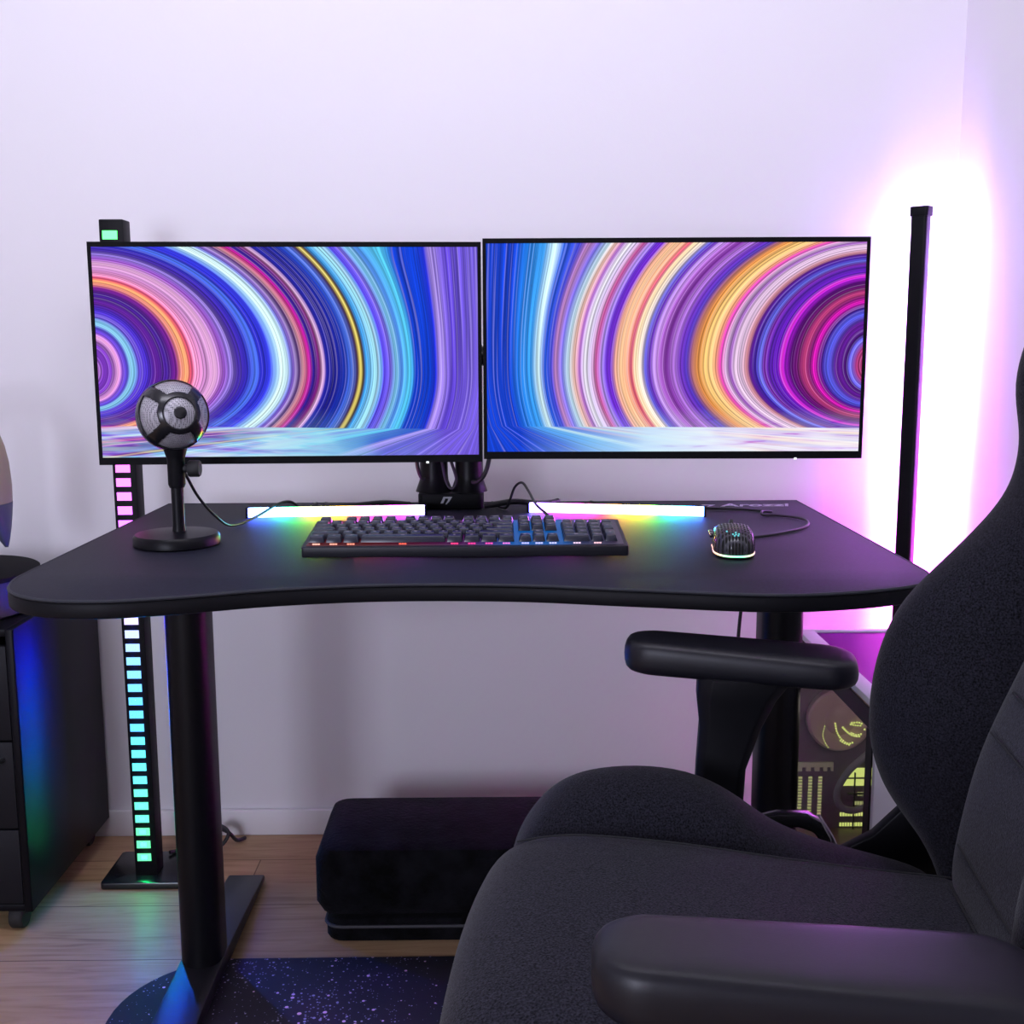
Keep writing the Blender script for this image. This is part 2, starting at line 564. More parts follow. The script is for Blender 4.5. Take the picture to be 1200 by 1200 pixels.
LA = [(.0, (235, 160, 220)), (.035, (120, 50, 190)), (.055, (130, 60, 200)), (.075, (235, 160, 220)), (.085, (110, 60, 210)), (.098, (95, 80, 225)), (.106, (150, 220, 250)), (.116, (130, 200, 250)),
      (.126, (100, 70, 220)), (.15, (70, 40, 200)), (.17, (95, 25, 150)), (.20, (70, 25, 160)), (.225, (120, 25, 140)), (.235, (235, 130, 120)), (.25, (255, 170, 110)), (.262, (225, 70, 110)),
      (.275, (245, 150, 200)), (.30, (225, 150, 225)), (.325, (240, 180, 230)), (.345, (160, 80, 205)), (.365, (150, 120, 230)), (.385, (70, 40, 170)), (.41, (45, 35, 180)), (.433, (80, 120, 245)),
      (.445, (40, 40, 215)), (.47, (55, 60, 240)), (.487, (150, 200, 250)), (.50, (220, 248, 245)), (.515, (200, 235, 250))]
LB = [(.515, (200, 235, 250)), (.522, (140, 150, 240)), (.53, (100, 50, 190)), (.537, (190, 160, 235)), (.547, (75, 20, 120)), (.556, (215, 150, 165)), (.563, (190, 80, 120)), (.572, (195, 20, 150)), (.583, (20, 20, 150)),
      (.60, (120, 20, 110)), (.609, (235, 185, 235)), (.617, (30, 30, 165)), (.645, (15, 15, 135)), (.67, (15, 50, 180)), (.684, (80, 120, 235)), (.69, (20, 30, 150)), (.70, (70, 30, 60)), (.707, (225, 205, 100)), (.716, (60, 40, 60)),
      (.725, (50, 160, 240)), (.748, (170, 235, 250)), (.76, (130, 190, 250)), (.768, (80, 60, 220)), (.788, (120, 100, 235)), (.802, (130, 210, 250)), (.815, (80, 140, 240)), (.838, (90, 215, 255)), (.852, (0, 60, 210)),
      (.872, (25, 130, 235)), (.892, (0, 60, 210)), (.908, (25, 40, 210)), (.92, (160, 135, 240))]
LB = LB[:-1] + [(.917, (180, 150, 250))]
LB += [(.95, (95, 65, 215)), (1.0, (120, 95, 230))]
LB = [x for x in LB if x[0] not in (.872, .69)]
RA = [(.0, (185, 60, 110)), (.035, (170, 50, 120)), (.05, (110, 110, 250)), (.062, (80, 15, 130)), (.09, (90, 20, 140)), (.11, (95, 100, 250)), (.125, (60, 20, 150)), (.14, (150, 15, 140)), (.147, (235, 25, 195)), (.158, (130, 20, 120)),
      (.172, (190, 60, 120)), (.19, (110, 15, 110)), (.21, (90, 0, 125)), (.225, (150, 20, 190)), (.232, (245, 50, 235)), (.242, (100, 20, 185)), (.265, (85, 30, 170)), (.28, (115, 40, 160)), (.292, (110, 120, 250)), (.30, (70, 40, 190)),
      (.318, (90, 20, 140)), (.326, (215, 140, 150)), (.342, (225, 190, 225)), (.358, (245, 210, 245)), (.37, (150, 60, 190)), (.382, (240, 200, 245)), (.396, (230, 50, 185)), (.408, (235, 150, 120)), (.42, (255, 205, 140)), (.437, (250, 200, 120)),
      (.457, (250, 160, 80)), (.475, (150, 90, 110))]
RB = [(.475, (150, 90, 110)), (.487, (80, 50, 190)), (.505, (110, 50, 185)), (.52, (180, 120, 225)), (.54, (140, 50, 180)), (.557, (180, 100, 215)), (.573, (195, 150, 235)), (.585, (110, 45, 195)), (.598, (90, 90, 215)), (.609, (255, 235, 225)),
      (.625, (255, 225, 175)), (.634, (240, 70, 120)), (.645, (250, 170, 140)), (.662, (255, 200, 150)), (.677, (240, 170, 150)), (.688, (120, 40, 220)), (.702, (110, 50, 215)), (.714, (180, 150, 245)), (.728, (190, 60, 140)), (.745, (225, 205, 250)), (.757, (245, 240, 255)),
      (.772, (160, 90, 190)), (.787, (250, 195, 180)), (.803, (200, 235, 255)), (.82, (120, 110, 235)), (.836, (195, 135, 195)), (.847, (70, 70, 215)), (.868, (20, 95, 240)), (.882, (220, 252, 255)), (.90, (60, 160, 245)), (.93, (30, 130, 235)), (.96, (10, 65, 215))]

def monitor(label, x0, x1, z0, z1, yl, yr, smat, led_frac):
    w = math.hypot(x1 - x0, yr - yl)
    h = z1 - z0
    t = thing('monitor', label, 'monitor', ((x0 + x1) / 2, (yl + yr) / 2, z0), (0, 0, math.atan2(yr - yl, x1 - x0)), 'computer monitors on the dual arm')
    bm = B(); box(bm, -w / 2, w / 2, .002, .012, 0, h)
    box(bm, -w / 2, -w / 2 + .005, 0, .004, 0, h); box(bm, w / 2 - .005, w / 2, 0, .004, 0, h)
    box(bm, -w / 2 + .005, w / 2 - .005, 0, .004, h - .007, h); box(bm, -w / 2 + .005, w / 2 - .005, 0, .004, 0, .011)
    obj('bezel', bm, M_bezel, t)
    bm = B()
    X0, X1, Z0, Z1 = -w / 2 + .0055, w / 2 - .0055, .0115, h - .0075
    uvl = bm.loops.layers.uv.new('UVMap')
    vs = [bm.verts.new(p) for p in ((X0, .0015, Z0), (X1, .0015, Z0), (X1, .0015, Z1), (X0, .0015, Z1))]
    f = bm.faces.new(vs)
    for l, uv in zip(f.loops, ((0, 0), (1, 0), (1, 1), (0, 1))):
        l[uvl].uv = uv
    obj('screen', bm, smat, t)
    bm = B()
    rings(bm, [[(a, .012, b) for a, b in ((-w / 2 + .01, .01), (w / 2 - .01, .01), (w / 2 - .01, h - .01), (-w / 2 + .01, h - .01))],
               [(a, .03, b) for a, b in ((-w / 2 + .05, .04), (w / 2 - .05, .04), (w / 2 - .05, h - .04), (-w / 2 + .05, h - .04))],
               [(a, .05, b) for a, b in ((-w / 2 + .12, .07), (w / 2 - .12, .07), (w / 2 - .12, h - .07), (-w / 2 + .12, h - .07))]])
    obj('rear_housing', bm, M_screenback, t, bevel=.006)
    bm = B(); box(bm, w * led_frac - .002, w * led_frac + .002, -.0004, .003, -.0015, .0015)
    obj('power_light', bm, emit('power_led', (.9, .95, 1), 1.6), t)
    return t
monitor('left monitor with blue and violet arcs on its screen, behind the microphone', -.620, -.0238, .8415, 1.1815, 1.770, 1.792,
        screen_mat('arc_picture_blue', -1, LA, LB, .515), .355)
monitor('right monitor with orange and magenta arcs on its screen, nearer the corner lamp', -.0213, .573, .846, 1.1865, 1.790, 1.773,
        screen_mat('arc_picture_warm', 1, RA, RB, .475), .325)

# dual monitor arm
arm = thing('dual_monitor_mount', 'black dual monitor mount with two fat columns clamped behind the keyboard', 'monitor mount', (-.083, 2.03, DZ + .0006))
bm = B(); prism(bm, rrect(-.058, .058, -.04, .045, .012), 0, .028); obj('clamp_base', bm, M_black, arm, bevel=.003)
for sx in (-.031, .032):
    bm = B()
    lathe(bm, [(.033, 0), (.031, .006), (.026, .02), (.025, .03), (.025, .26), (.02, .265)], 28, (sx, 0, .028))
    obj('column', bm, M_black_metal, arm, smooth=True)
    bm = B()
    e = -.24 if sx < 0 else .355
    dx = e - sx
    tube(bm, [(sx, 0, .268), (sx + dx * .3, -.005, .268), (sx + dx * .7, -.035, .268), (e, -.12, .268), (e, -.185, .268)], .017, 12, 5)
    obj('swing_arm', bm, M_black_metal, arm, smooth=True)
    bm = B(); box(bm, e - .05, e + .05, -.196, -.182, .218, .318); obj('screen_plate', bm, M_black_metal, arm, bevel=.002)
bm = B(); emblem(bm, .021, z=.0006)
o = obj('emblem', bm, M_emblem, arm, loc=(-.018, -.0401, .011)); o.rotation_euler = (R(90), 0, 0)

# ------------------------------------------------------------------ light bars on the desk
def light_bar(label, x0, y0, x1, y1, stops):
    L = math.hypot(x1 - x0, y1 - y0)
    t = thing('light_bar', label, 'light bar', ((x0 + x1) / 2, (y0 + y1) / 2, DZ), (0, 0, math.atan2(y1 - y0, x1 - x0)), 'rainbow light bars lying on the desk')
    bm = B(); prism(bm, rrect(-L / 2 + .004, L / 2 - .004, -.007, .004, .003, 4), .0012, .0165)
    m = emit_ramp('rainbow_strip', 0, -L / 2, L / 2, stops, 30.0)
    obj('diffuser', bm, m, t, smooth=True)
    bm = B(); box(bm, -L / 2, L / 2, .0042, .012, 0, .0175); obj('back_channel', bm, M_black, t, bevel=.001)
    for s in (-1, 1):
        bm = B(); box(bm, s * L / 2 - .0038 if s > 0 else -L / 2, L / 2 if s > 0 else -L / 2 + .0038, -.0075, .0042, 0, .0175)
        obj('end_cap', bm, M_black, t, bevel=.0006)
rb = lambda *a: [(p, c) for p, c in a]
W_ = .08
light_bar('shorter left rainbow light bar on the desk under the blue violet screen', -.427, 1.912, -.122, 1.935,
          rb((0, (W_, .1, 1)), (.12, (W_, .25, 1)), (.27, (W_, 1, .2)), (.4, (.8, .9, W_)), (.52, (1, .5, W_)), (.62, (1, W_, .16)), (.74, (1, W_, .7)), (.86, (.7, W_, 1)), (1, (.2, .2, 1))))
light_bar('right rainbow light bar on the desk between keyboard and mouse cable', .052, 1.957, .353, 1.897,
          rb((0, (.2, .2, 1)), (.13, (.4, W_, 1)), (.3, (1, W_, .8)), (.43, (1, W_, .16)), (.55, (1, .6, W_)), (.64, (.8, .95, W_)), (.74, (W_, 1, .2)), (.85, (W_, .5, 1)), (1, (W_, .15, 1))))

# ------------------------------------------------------------------ keyboard
kb = thing('keyboard', 'full-size black mechanical keyboard with glowing keys in front of the monitors', 'keyboard', (-.045, 1.543, DZ), (R(5.5), 0, 0))
KW, KD = .452, .148
bm = B(); prism(bm, rrect(-KW / 2, KW / 2, 0, KD, .004, 4), .0015, .016); obj('case', bm, M_kbcase, kb, bevel=.0015)
ks = [(0, (.10, .008, .01)), (.2, (.09, .004, .006)), (.35, (.08, .004, .03)), (.5, (.07, .004, .09)), (.58, (.04, .03, .2)), (.64, (.0, .10, .42)), (.8, (.0, .10, .40)), (.84, (.03, .04, .12)), (1, (.05, .03, .06))]
bm = B(); box(bm, -KW / 2 + .006, KW / 2 - .006, .008, KD - .006, .016, .0168)
obj('backlight_plate', bm, emit_ramp('key_backlight', 0, -KW / 2, KW / 2, ks, .8), kb)
for sx in (-.19, .19):
    bm = B(); box(bm, sx - .02, sx + .02, KD - .03, KD - .02, -.0108, .0015); obj('flip_foot', bm, M_rubber, kb)
U = .01915
M_legend = emit('top_legend_glow', (.42, .34, .5), .5)
KX0, KY0 = -KW / 2 + .0075, .0115
def key(name, ux, row, wu=1.0, hu=1.0):
    x = KX0 + (ux + wu / 2) * U
    ry = KY0 + (row + hu / 2) * U + (.25 * U if row >= 5 else 0)
    bm = B()
    hw, hh = wu * U / 2 - .0006, hu * U / 2 - .0006
    tw, th = hw - .0028, hh - .0028
    rings(bm, [[(-hw, -hh, 0), (hw, -hh, 0), (hw, hh, 0), (-hw, hh, 0)],
               [(-tw, -th + .0008, .0085), (tw, -th + .0008, .0085), (tw, th + .0008, .0085), (-tw, th + .0008, .0085)]])
    k = obj(name, bm, M_key, kb, bevel=.0008, loc=(x, ry, .0192))
    bm = B(); g = random.uniform(.0016, .003)
    box(bm, -g, g * .6, -.0004, .0026, .0084, .0087)
    obj('top_legend', bm, M_legend, k)
    return k
def legend(k, xu):
    f = xu / 22.7
    cols = [(0, (1.6, .75, .6)), (.13, (1.5, .45, .3)), (.33, (1.4, .12, .06)), (.5, (1.4, .04, .35)), (.62, (1.2, .12, .7)), (.68, (.7, .7, 1.5)), (.8, (.8, .8, 1.3)), (.9, (1.3, .8, .9)), (1, (1.4, .7, .8))]
    for (a, c), (b, d) in zip(cols, cols[1:]):
        if a <= f <= b:
            s = (f - a) / (b - a)
            col = tuple(c[i] + (d[i] - c[i]) * s for i in range(3))
    bm = B()
    for i in (-1, 0, 1):
        box(bm, i * .0036 - .0015, i * .0036 + .0015, -.0112, -.0098, -.0021, -.0005)
    o = obj('key_legend', bm, emit('legend_glow', col, 1.0), k)
for ux in [0] + [2 + i for i in range(4)] + [6.5 + i for i in range(4)] + [11 + i for i in range(4)] + [15.25, 16.25, 17.25]:
    key('keycap', ux, 5)
for i in range(13): key('keycap', i, 4)
key('backspace_key', 13, 4, 2)
key('tab_key', 0, 3, 1.5)
for i in range(12): key('keycap', 1.5 + i, 3)
key('keycap', 13.5, 3, 1.5)
key('caps_lock_key', 0, 2, 1.75)
for i in range(11): key('keycap', 1.75 + i, 2)
key('enter_key', 12.75, 2, 2.25)
key('shift_key', 0, 1, 2.25)
for i in range(10): key('keycap', 2.25 + i, 1)
key('shift_key', 12.25, 1, 2.75)
for ux in (0, 1.25, 2.5, 10, 11.25, 12.5, 13.75):
    legend(key('keycap', ux, 0, 1.25), ux + .6)
legend(key('space_bar', 3.75, 0, 6.25), 6.9)
for r_ in (4, 3):
    for i in range(3): key('keycap', 15.25 + i, r_)
legend(key('keycap', 16.25, 1), 16.7)
for i in range(3): legend(key('keycap', 15.25 + i, 0), 15.8 + i)
for r_ in (4, 3, 2, 1):
    for i in range(4 if r_ == 4 else 3): key('keycap', 18.5 + i, r_)
key('plus_key', 21.5, 2, 1, 2)
key('numpad_enter_key', 21.5, 0, 1, 2)
legend(key('zero_key', 18.5, 0, 2), 19.5)
legend(key('keycap', 20.5, 0), 21)

# ------------------------------------------------------------------ mouse
ms = thing('computer_mouse', 'black honeycomb-shelled gaming mouse with a glowing rim right of the keyboard', 'mouse', (.331, 1.573, DZ), (0, 0, R(-7)))
def mouse_ring(k, z, L=.061, Wd=.031):
    o = []
    for i in range(40):
        a = 2 * PI * i / 40
        x = Wd * math.copysign(abs(math.cos(a)) ** .75, math.cos(a)) * k
        y = L * math.copysign(abs(math.sin(a)) ** .85, math.sin(a)) * k
        x *= 1 - .10 * math.exp(-((y - .005) / .025) ** 2)
        zz = z * (1 - .22 * (max(0, y - .0) / L) - .10 * max(0, -y) / L)
        o.append((x, y, zz))
    return o
bm = B(); rings(bm, [mouse_ring(.93, .0008), mouse_ring(.98, .004)])
obj('base', bm, M_black, ms, smooth=True)
bm = B(); rings(bm, [mouse_ring(.985, .0042), mouse_ring(1.005, .0055), mouse_ring(.985, .0068)])
mr = bpy.data.materials.new('mouse_rim_glow'); mr.use_nodes = True
t = NT(mr); b_ = mr.node_tree.nodes['Principled BSDF']
sx_ = t.n('ShaderNodeSeparateXYZ'); t.link(t.n('ShaderNodeTexCoord').outputs['Object'], sx_.inputs[0])
t.link(t.ramp(t.m('ADD', t.m('MULTIPLY', sx_.outputs[0], 14), .5), [(0, (.9, .08, .6)), (.14, (1, .45, .15)), (.3, (.3, 1, .4)), (.6, (.1, 1, .5)), (.85, (.8, .6, .3)), (1, (.6, .1, 1))]), b_.inputs['Emission Color'])
b_.inputs['Emission Strength'].default_value = 1.5
obj('light_rim', bm, mr, ms, smooth=True)
bm = B()
rings(bm, [mouse_ring(.97, .007), mouse_ring(1.0, .014), mouse_ring(.97, .025), mouse_ring(.88, .034), mouse_ring(.7, .0395), mouse_ring(.42, .0415), mouse_ring(.12, .042)])
obj('shell', bm, M_honey, ms, smooth=True)
bm = B(); lathe(bm, [(.009, -.003), (.011, -.002), (.011, .002), (.009, .003)], 24, (0, .035, .031), Matrix.Rotation(R(90), 3, 'Y')); obj('scroll_wheel', bm, M_rubber, ms, smooth=True)
for dy in (-.006, .014):
    bm = B(); box(bm, -.0325, -.0265, dy, dy + .018, .0215, .027); obj('side_button', bm, M_black_gloss, ms, bevel=.001)
bm = B()
for dx, k_ in ((0, .2), (.004, .45), (-.004, .5), (.003, .75), (-.002, .8), (0, .55), (-.012, 0)):
    yy, zz = -.0427 - .011 * k_, .0367 - .0057 * k_
    box(bm, dx - .001, dx + .001, yy - .0014, yy + .001, zz - .0004, zz + .0012)
obj('logo_glow', bm, emit('cyan_logo', (.15, .75, .8), .9), ms)

# ------------------------------------------------------------------ microphone
mc = thing('microphone', 'round ball microphone on a stem and disc base at the left of the desk', 'microphone', (-.470, 1.66, DZ))
bm = B(); lathe(bm, [(.058, 0), (.0625, .002), (.0625, .013), (.059, .0175), (.03, .0195), (.012, .0205)], 56, (-.004, 0, 0)); obj('base', bm, M_black_metal, mc, smooth=True)
bm = B(); lathe(bm, [(.010, .019), (.009, .03), (.009, .10)], 24); obj('stem', bm, M_black_metal, mc, smooth=True)
bm = B(); lathe(bm, [(.0105, .085), (.0125, .09), (.0125, .125), (.0135, .13), (.017, .142), (.018, .146)], 28); obj('collar', bm, M_black, mc, smooth=True)
bm = B()
lathe(bm, [(.006, .008), (.006, .018)], 18, (0, 0, .113), Matrix.Rotation(R(90), 3, 'Y'))
lathe(bm, [(.011, .018), (.0125, .02), (.0125, .033), (.011, .035)], 18, (0, 0, .113), Matrix.Rotation(R(90), 3, 'Y'))
obj('tilt_knob', bm, M_rubber, mc, smooth=True)
RB_, BC = .0505, Vector((-.001, -.002, .191))
q = Vector((.47, -.88, .13)).to_track_quat('Z', 'Y').to_matrix()
def sph(fn, rad, nt=90, npz=180):
    bm = B()
    grid = []
    for i in range(nt + 1):
        th = PI * i / nt
        grid.append([bm.verts.new(BC + q @ Vector((math.sin(th) * math.cos(2 * PI * j / npz), math.sin(th) * math.sin(2 * PI * j / npz), math.cos(th))) * rad(th)) for j in range(npz)])
    for i in range(nt):
        for j in range(npz):
            if fn(PI * (i + .5) / nt, 2 * PI * (j + .5) / npz):
                a = [grid[i][j], grid[i][(j + 1) % npz], grid[i + 1][(j + 1) % npz], grid[i + 1][j]]
                bm.faces.new(a)
    bmesh.ops.remove_doubles(bm, verts=bm.verts[:], dist=1e-6)
    bmesh.ops.delete(bm, geom=[v for v in bm.verts if not v.link_faces], context='VERTS')
    return bm
bm = sph(lambda a, p: True, lambda a: RB_ - .0012); obj('grille', bm, M_grille, mc, smooth=True)
def shell_fn(a, p):
    s = math.sin(a)
    if a < R(10): return True
    if R(25) < a < R(37): return True
    if a > R(76) and a < R(104): return True
    if R(37) <= a <= R(76):
        for k in range(4):
            dphi = (p - R(45 + 90 * k) + PI) % (2 * PI) - PI
            if abs(math.sin(dphi)) * s < .17 and math.cos(dphi) > 0: return True
    return False
bm = sph(shell_fn, lambda a: RB_)
o = obj('shell', bm, M_black_gloss, mc, smooth=True)
md = o.modifiers.new('t', 'SOLIDIFY'); md.thickness = .0016; md.offset = .6

# ------------------------------------------------------------------ cables
def cable(label, pts, r=.0022, name='cable'):
    bm = B(); tube(bm, pts, r, 8, 8)
    return tag(obj(name, bm, M_cable, smooth=True), label, 'cable')
def lead(owner, pts, r=.0022, name='lead'):
    """the cord fixed to a device, a part of it (points in world space)"""
    bm = B(); tube(bm, pts, r, 8, 8)
    bm.transform(owner.matrix_basis.inverted())
    return obj(name, bm, M_cable, owner, smooth=True)
z = DZ + .0032
lead(mc, [(-.462, 1.672, .842), (-.45, 1.70, .80), (-.435, 1.745, .762), (-.425, 1.80, z + .002), (-.40, 1.86, z + .006), (-.375, 1.93, z + .018), (-.36, 1.965, z + .016), (-.345, 1.99, z), (-.335, 2.03, z), (-.33, 2.06, z)])
lead(kb, [(.085, 1.685, DZ + .016), (.078, 1.72, DZ + .03), (.062, 1.80, DZ + .036), (.052, 1.88, DZ + .047), (.042, 1.925, DZ + .056), (.03, 1.945, DZ + .046), (.022, 1.952, DZ + .024), (.016, 1.962, DZ + .0085), (.010, 1.982, z + .001), (0, 2.005, z + .001), (-.005, 2.03, z + .0006), (-.01, 2.06, z)])
lead(ms, [(.346, 1.634, DZ + .008), (.36, 1.665, z), (.42, 1.70, z), (.485, 1.765, z), (.505, 1.84, z), (.472, 1.885, z), (.448, 1.89, z)] + [(.45, 1.905, z + .004), (.47, 1.925, z), (.43, 1.955, z), (.38, 1.967, z), (.30, 1.975, z), (.2, 2.02, z), (.17, 2.06, z)])
cable('flat black cable bundle lying behind the left light bar', [(-.31, 2.03, z + .002), (-.29, 2.005, z + .003), (-.25, 1.985, z + .007), (-.2, 1.985, z + .011), (-.16, 2.0, z + .006), (-.16, 2.025, z + .003)], .0045)
cable('thick black cable coiled on the desk right of the monitor mount', [(-.022, 1.99, z + .003), (-.005, 1.985, z + .007), (.03, 1.99, z + .011), (.07, 2.0, z + .006), (.095, 2.03, z + .003), (.11, 2.05, z + .003)], .0052)
cable('black screen cable hanging in the gap between the mount columns', [(-.085, 1.99, .87), (-.083, 1.985, .83), (-.072, 1.985, .79), (-.08, 1.988, .773), (-.092, 1.992, .79), (-.102, 1.985, .86)], .0028)
cable('black screen cable looping right of the mount columns', [(-.012, 1.985, .88), (-.014, 1.985, .83), (-.022, 1.985, .80), (-.034, 1.992, .785), (-.045, 1.998, .783)], .004)
cable('black screen cable looping left of the mount columns', [(-.142, 1.985, .87), (-.141, 1.985, .82), (-.135, 1.988, .795), (-.128, 1.99, .79)], .0035)
bm = B(); tube(bm, [(x - cx, y - cy, zz) for x, y, zz in [(.402, 1.75, .708), (.398, 1.75, .64), (.385, 1.76, .59), (.384, 1.80, .3), (.39, 1.9, .02), (.45, 2.1, .006), (.52, 2.2, .006)]], .0028, 8, 8); obj('power_cable', bm, M_cable, desk, smooth=True)

# ------------------------------------------------------------------ LED tower lamp (left)
tw = thing('light_tower', 'slim black tower lamp with a column of coloured light windows on the left', 'floor lamp', (-.681, 2.105, 0))
bm = B(); prism(bm, rrect(-.079, .081, -.068, .07, .008), 0, .014); obj('base', bm, M_black_gloss, tw, bevel=.003)
bm = B(); box(bm, -.0215, .0215, -.034, .006, .014, 1.245); obj('column', bm, M_black, tw, bevel=.002)
tst = [(.04, (.2, 20, 3)), (.10, (.17, 24, 7)), (.16, (.15, 24, 24)), (.20, (.13, 25, 60)), (.26, (.12, 24, 120)), (.36, (.12, 18, 200)), (.44, (.25, 8, 230)), (.49, (.5, 2, 220)), (.53, (.9, .5, 60)), (.60, (1.8, .3, 4)), (.80, (2.0, .28, 2.0)), (.95, (2, .2, .6)), (1.08, (1.5, 1.0, .1)), (1.22, (.16, 3, .4))]
k = 0
while True:
    z0 = .050 + k * .02595
    if z0 > 1.22: break
    for (a, c), (b, d) in zip(tst, tst[1:]):
        if a <= z0 <= b:
            s = (z0 - a) / (b - a); col = tuple(c[i] + (d[i] - c[i]) * s for i in range(3))
    soft = (min(col[0], 2.2), min(col[1], .62 + .38 * (z0 < .3) + 2 * (z0 > .9)), min(col[2], 1.2)) if z0 < .55 else col
    if z0 < .12: soft = (.13, 1.1, .42)
    elif z0 < .2: soft = (.13, 1.0, .6)
    bm = B(); box(bm, -.0155, .0105, -.0346, -.0335, z0 - .0075, z0 + .0075)
    win = obj('light_window', bm, emit('tower_led', soft, 1.6), tw)
    if z0 < .57:
        bm = B(); box(bm, -.0075, .0025, -.0349, -.0345, z0 - .0033, z0 + .0033)
        obj('led_chip', bm, emit('tower_chip', (col[0], col[1] * 2.9, col[2] * 3.6), 1.6), win)
    k += 1

lead(tw, [(-.66, 2.155, .02), (-.63, 2.19, .012), (-.60, 2.20, .03), (-.575, 2.21, .05), (-.555, 2.21, .035), (-.57, 2.2, .012), (-.6, 2.21, .012), (-.585, 2.22, .04), (-.56, 2.225, .03), (-.545, 2.235, .008), (-.53, 2.25, .006)], .004)

# ------------------------------------------------------------------ corner lamp (right)
cl = thing('corner_lamp', 'tall thin black corner lamp throwing pink light on the walls', 'floor lamp', (.805, 2.2, 0), (0, 0, R(-45)))
bm = B(); prism(bm, rrect(-.016, .016, -.014, .010, .006), .012, 1.262); obj('pole', bm, M_black_metal, cl, smooth=True)
bm = B(); prism(bm, rrect(-.018, .018, -.016, .013, .006), 1.26, 1.278); obj('cap', bm, M_black, cl, bevel=.001)
bm = B(); prism(bm, rrect(-.05, .05, -.05, .05, .02), 0, .012); obj('base', bm, M_black, cl, bevel=.002)
bm = B(); box(bm, -.008, .008, .0102, .0125, .03, 1.25)
obj('light_strip', bm, emit_ramp('corner_strip', 2, 0, 1.25, [(0, (1, .06, .75)), (.40, (1, .08, .88)), (.6, (.75, .11, 1)), (.8, (.58, .2, 1)), (1, (.55, .33, 1))], 400), cl)

# ------------------------------------------------------------------ drawer cabinet
cb = thing('drawer_cabinet', 'black metal three-drawer cabinet on casters cut by the left frame edge', 'cabinet', (-1.02, 2.07, 0))
bm = B()
X0, X1, Y0, Y1 = -.21, .203, -.2, .2
prism(bm, rrect(X1 - .014, X1, Y0, Y1, .002, 2), .045, .553)
prism(bm, rrect(X0, X0 + .014, Y0, Y1, .002, 2), .045, .553)
box(bm, X0 + .014, X1 - .014, Y0 + .004, Y1, .54, .553)
box(bm, X0 + .014, X1 - .014, Y0 + .004, Y1, .045, .058)
box(bm, X0 + .014, X1 - .014, Y1 - .012, Y1, .058, .54)
obj('body', bm, M_cab, cb, bevel=.0015)
for za, zb in ((.0595, .195), (.1985, .354), (.3575, .523)):
    bm = B()
    box(bm, X0 + .0155, X1 - .0155, Y0 + .003, Y0 + .018, za, zb)
    box(bm, X0 + .03, X1 - .03, Y0 + .018, Y1 - .03, za + .01, zb - .03)
    d = obj('drawer', bm, M_cab_front, cb, bevel=.0015)
    bm = B()
    hx = .17 if za > .15 and zb < .4 else .145
    tube(bm, [(hx, Y0 + .003, zb - .03), (hx - .002, Y0 - .014, zb - .03), (hx - .015, Y0 - .016, zb - .03), (.05, Y0 - .016, zb - .03), (.042, Y0 - .014, zb - .03), (.04, Y0 + .003, zb - .03)], .0035, 8, 3)
    obj('handle', bm, M_chrome, d, smooth=True)
for sx in (-.165, .165):
    for sy in (-.165, .165):
        bm = B()
        lathe(bm, [(.021, -.012), (.0235, -.009), (.0235, .009), (.021, .012)], 24, (sx, sy, .0235), Matrix.Rotation(R(90), 3, 'Y'))
        lathe(bm, [(.015, .036), (.015, .045)], 16, (sx, sy, 0))
        box(bm, sx - .016, sx + .016, sy - .008, sy + .012, .030, .042)
        obj('caster', bm, M_rubber, cb, smooth=True)

# round drum on the cabinet and the headset above it
dr = thing('round_box', 'dark grey round flat box with a black lid on the drawer cabinet', 'box', (-.968, 2.0, .553))
bm = B(); lathe(bm, [(.118, 0), (.128, .006), (.138, .068)], 56); obj('body', bm, mat('dark_grey_drum', (.055, .052, .06), .5), dr, smooth=True)
bm = B(); lathe(bm, [(.139, .068), (.141, .069), (.141, .076), (.138, .078)], 56); obj('lid', bm, mat('matte_black_lid', (.006, .006, .007), .8, spec=.1), dr, smooth=True)
st = thing('headset_stand', 'stand for the cream headset, left of the microphone above the round box', 'stand', (-.970, 2.0, .631))
bm = B(); lathe(bm, [(.045, 0), (.045, .008), (.008, .011), (.007, .27), (.004, .275)], 28); obj('post', bm, M_black, st, smooth=True)
hs = thing('headset', 'cream and slate headset at the left frame edge beside the left monitor', 'headset', (-.970, 2.0, .68))
bm = B()
arc = [(.088 * math.cos(a), 0, .135 + .12 * math.sin(a)) for a in [R(i * 15) for i in range(13)]]
loops = []
for x, y, zz in arc:
    n = Vector((x, 0, zz - .135)).normalized()
    loops.append([Vector((x, 0, zz)) + n * (dx) + Vector((0, dy, 0)) for dx, dy in ((-.006, -.018), (.006, -.018), (.009, 0), (.006, .018), (-.006, .018))])
rings(bm, loops); obj('headband', bm, M_cream, hs, bevel=.002)
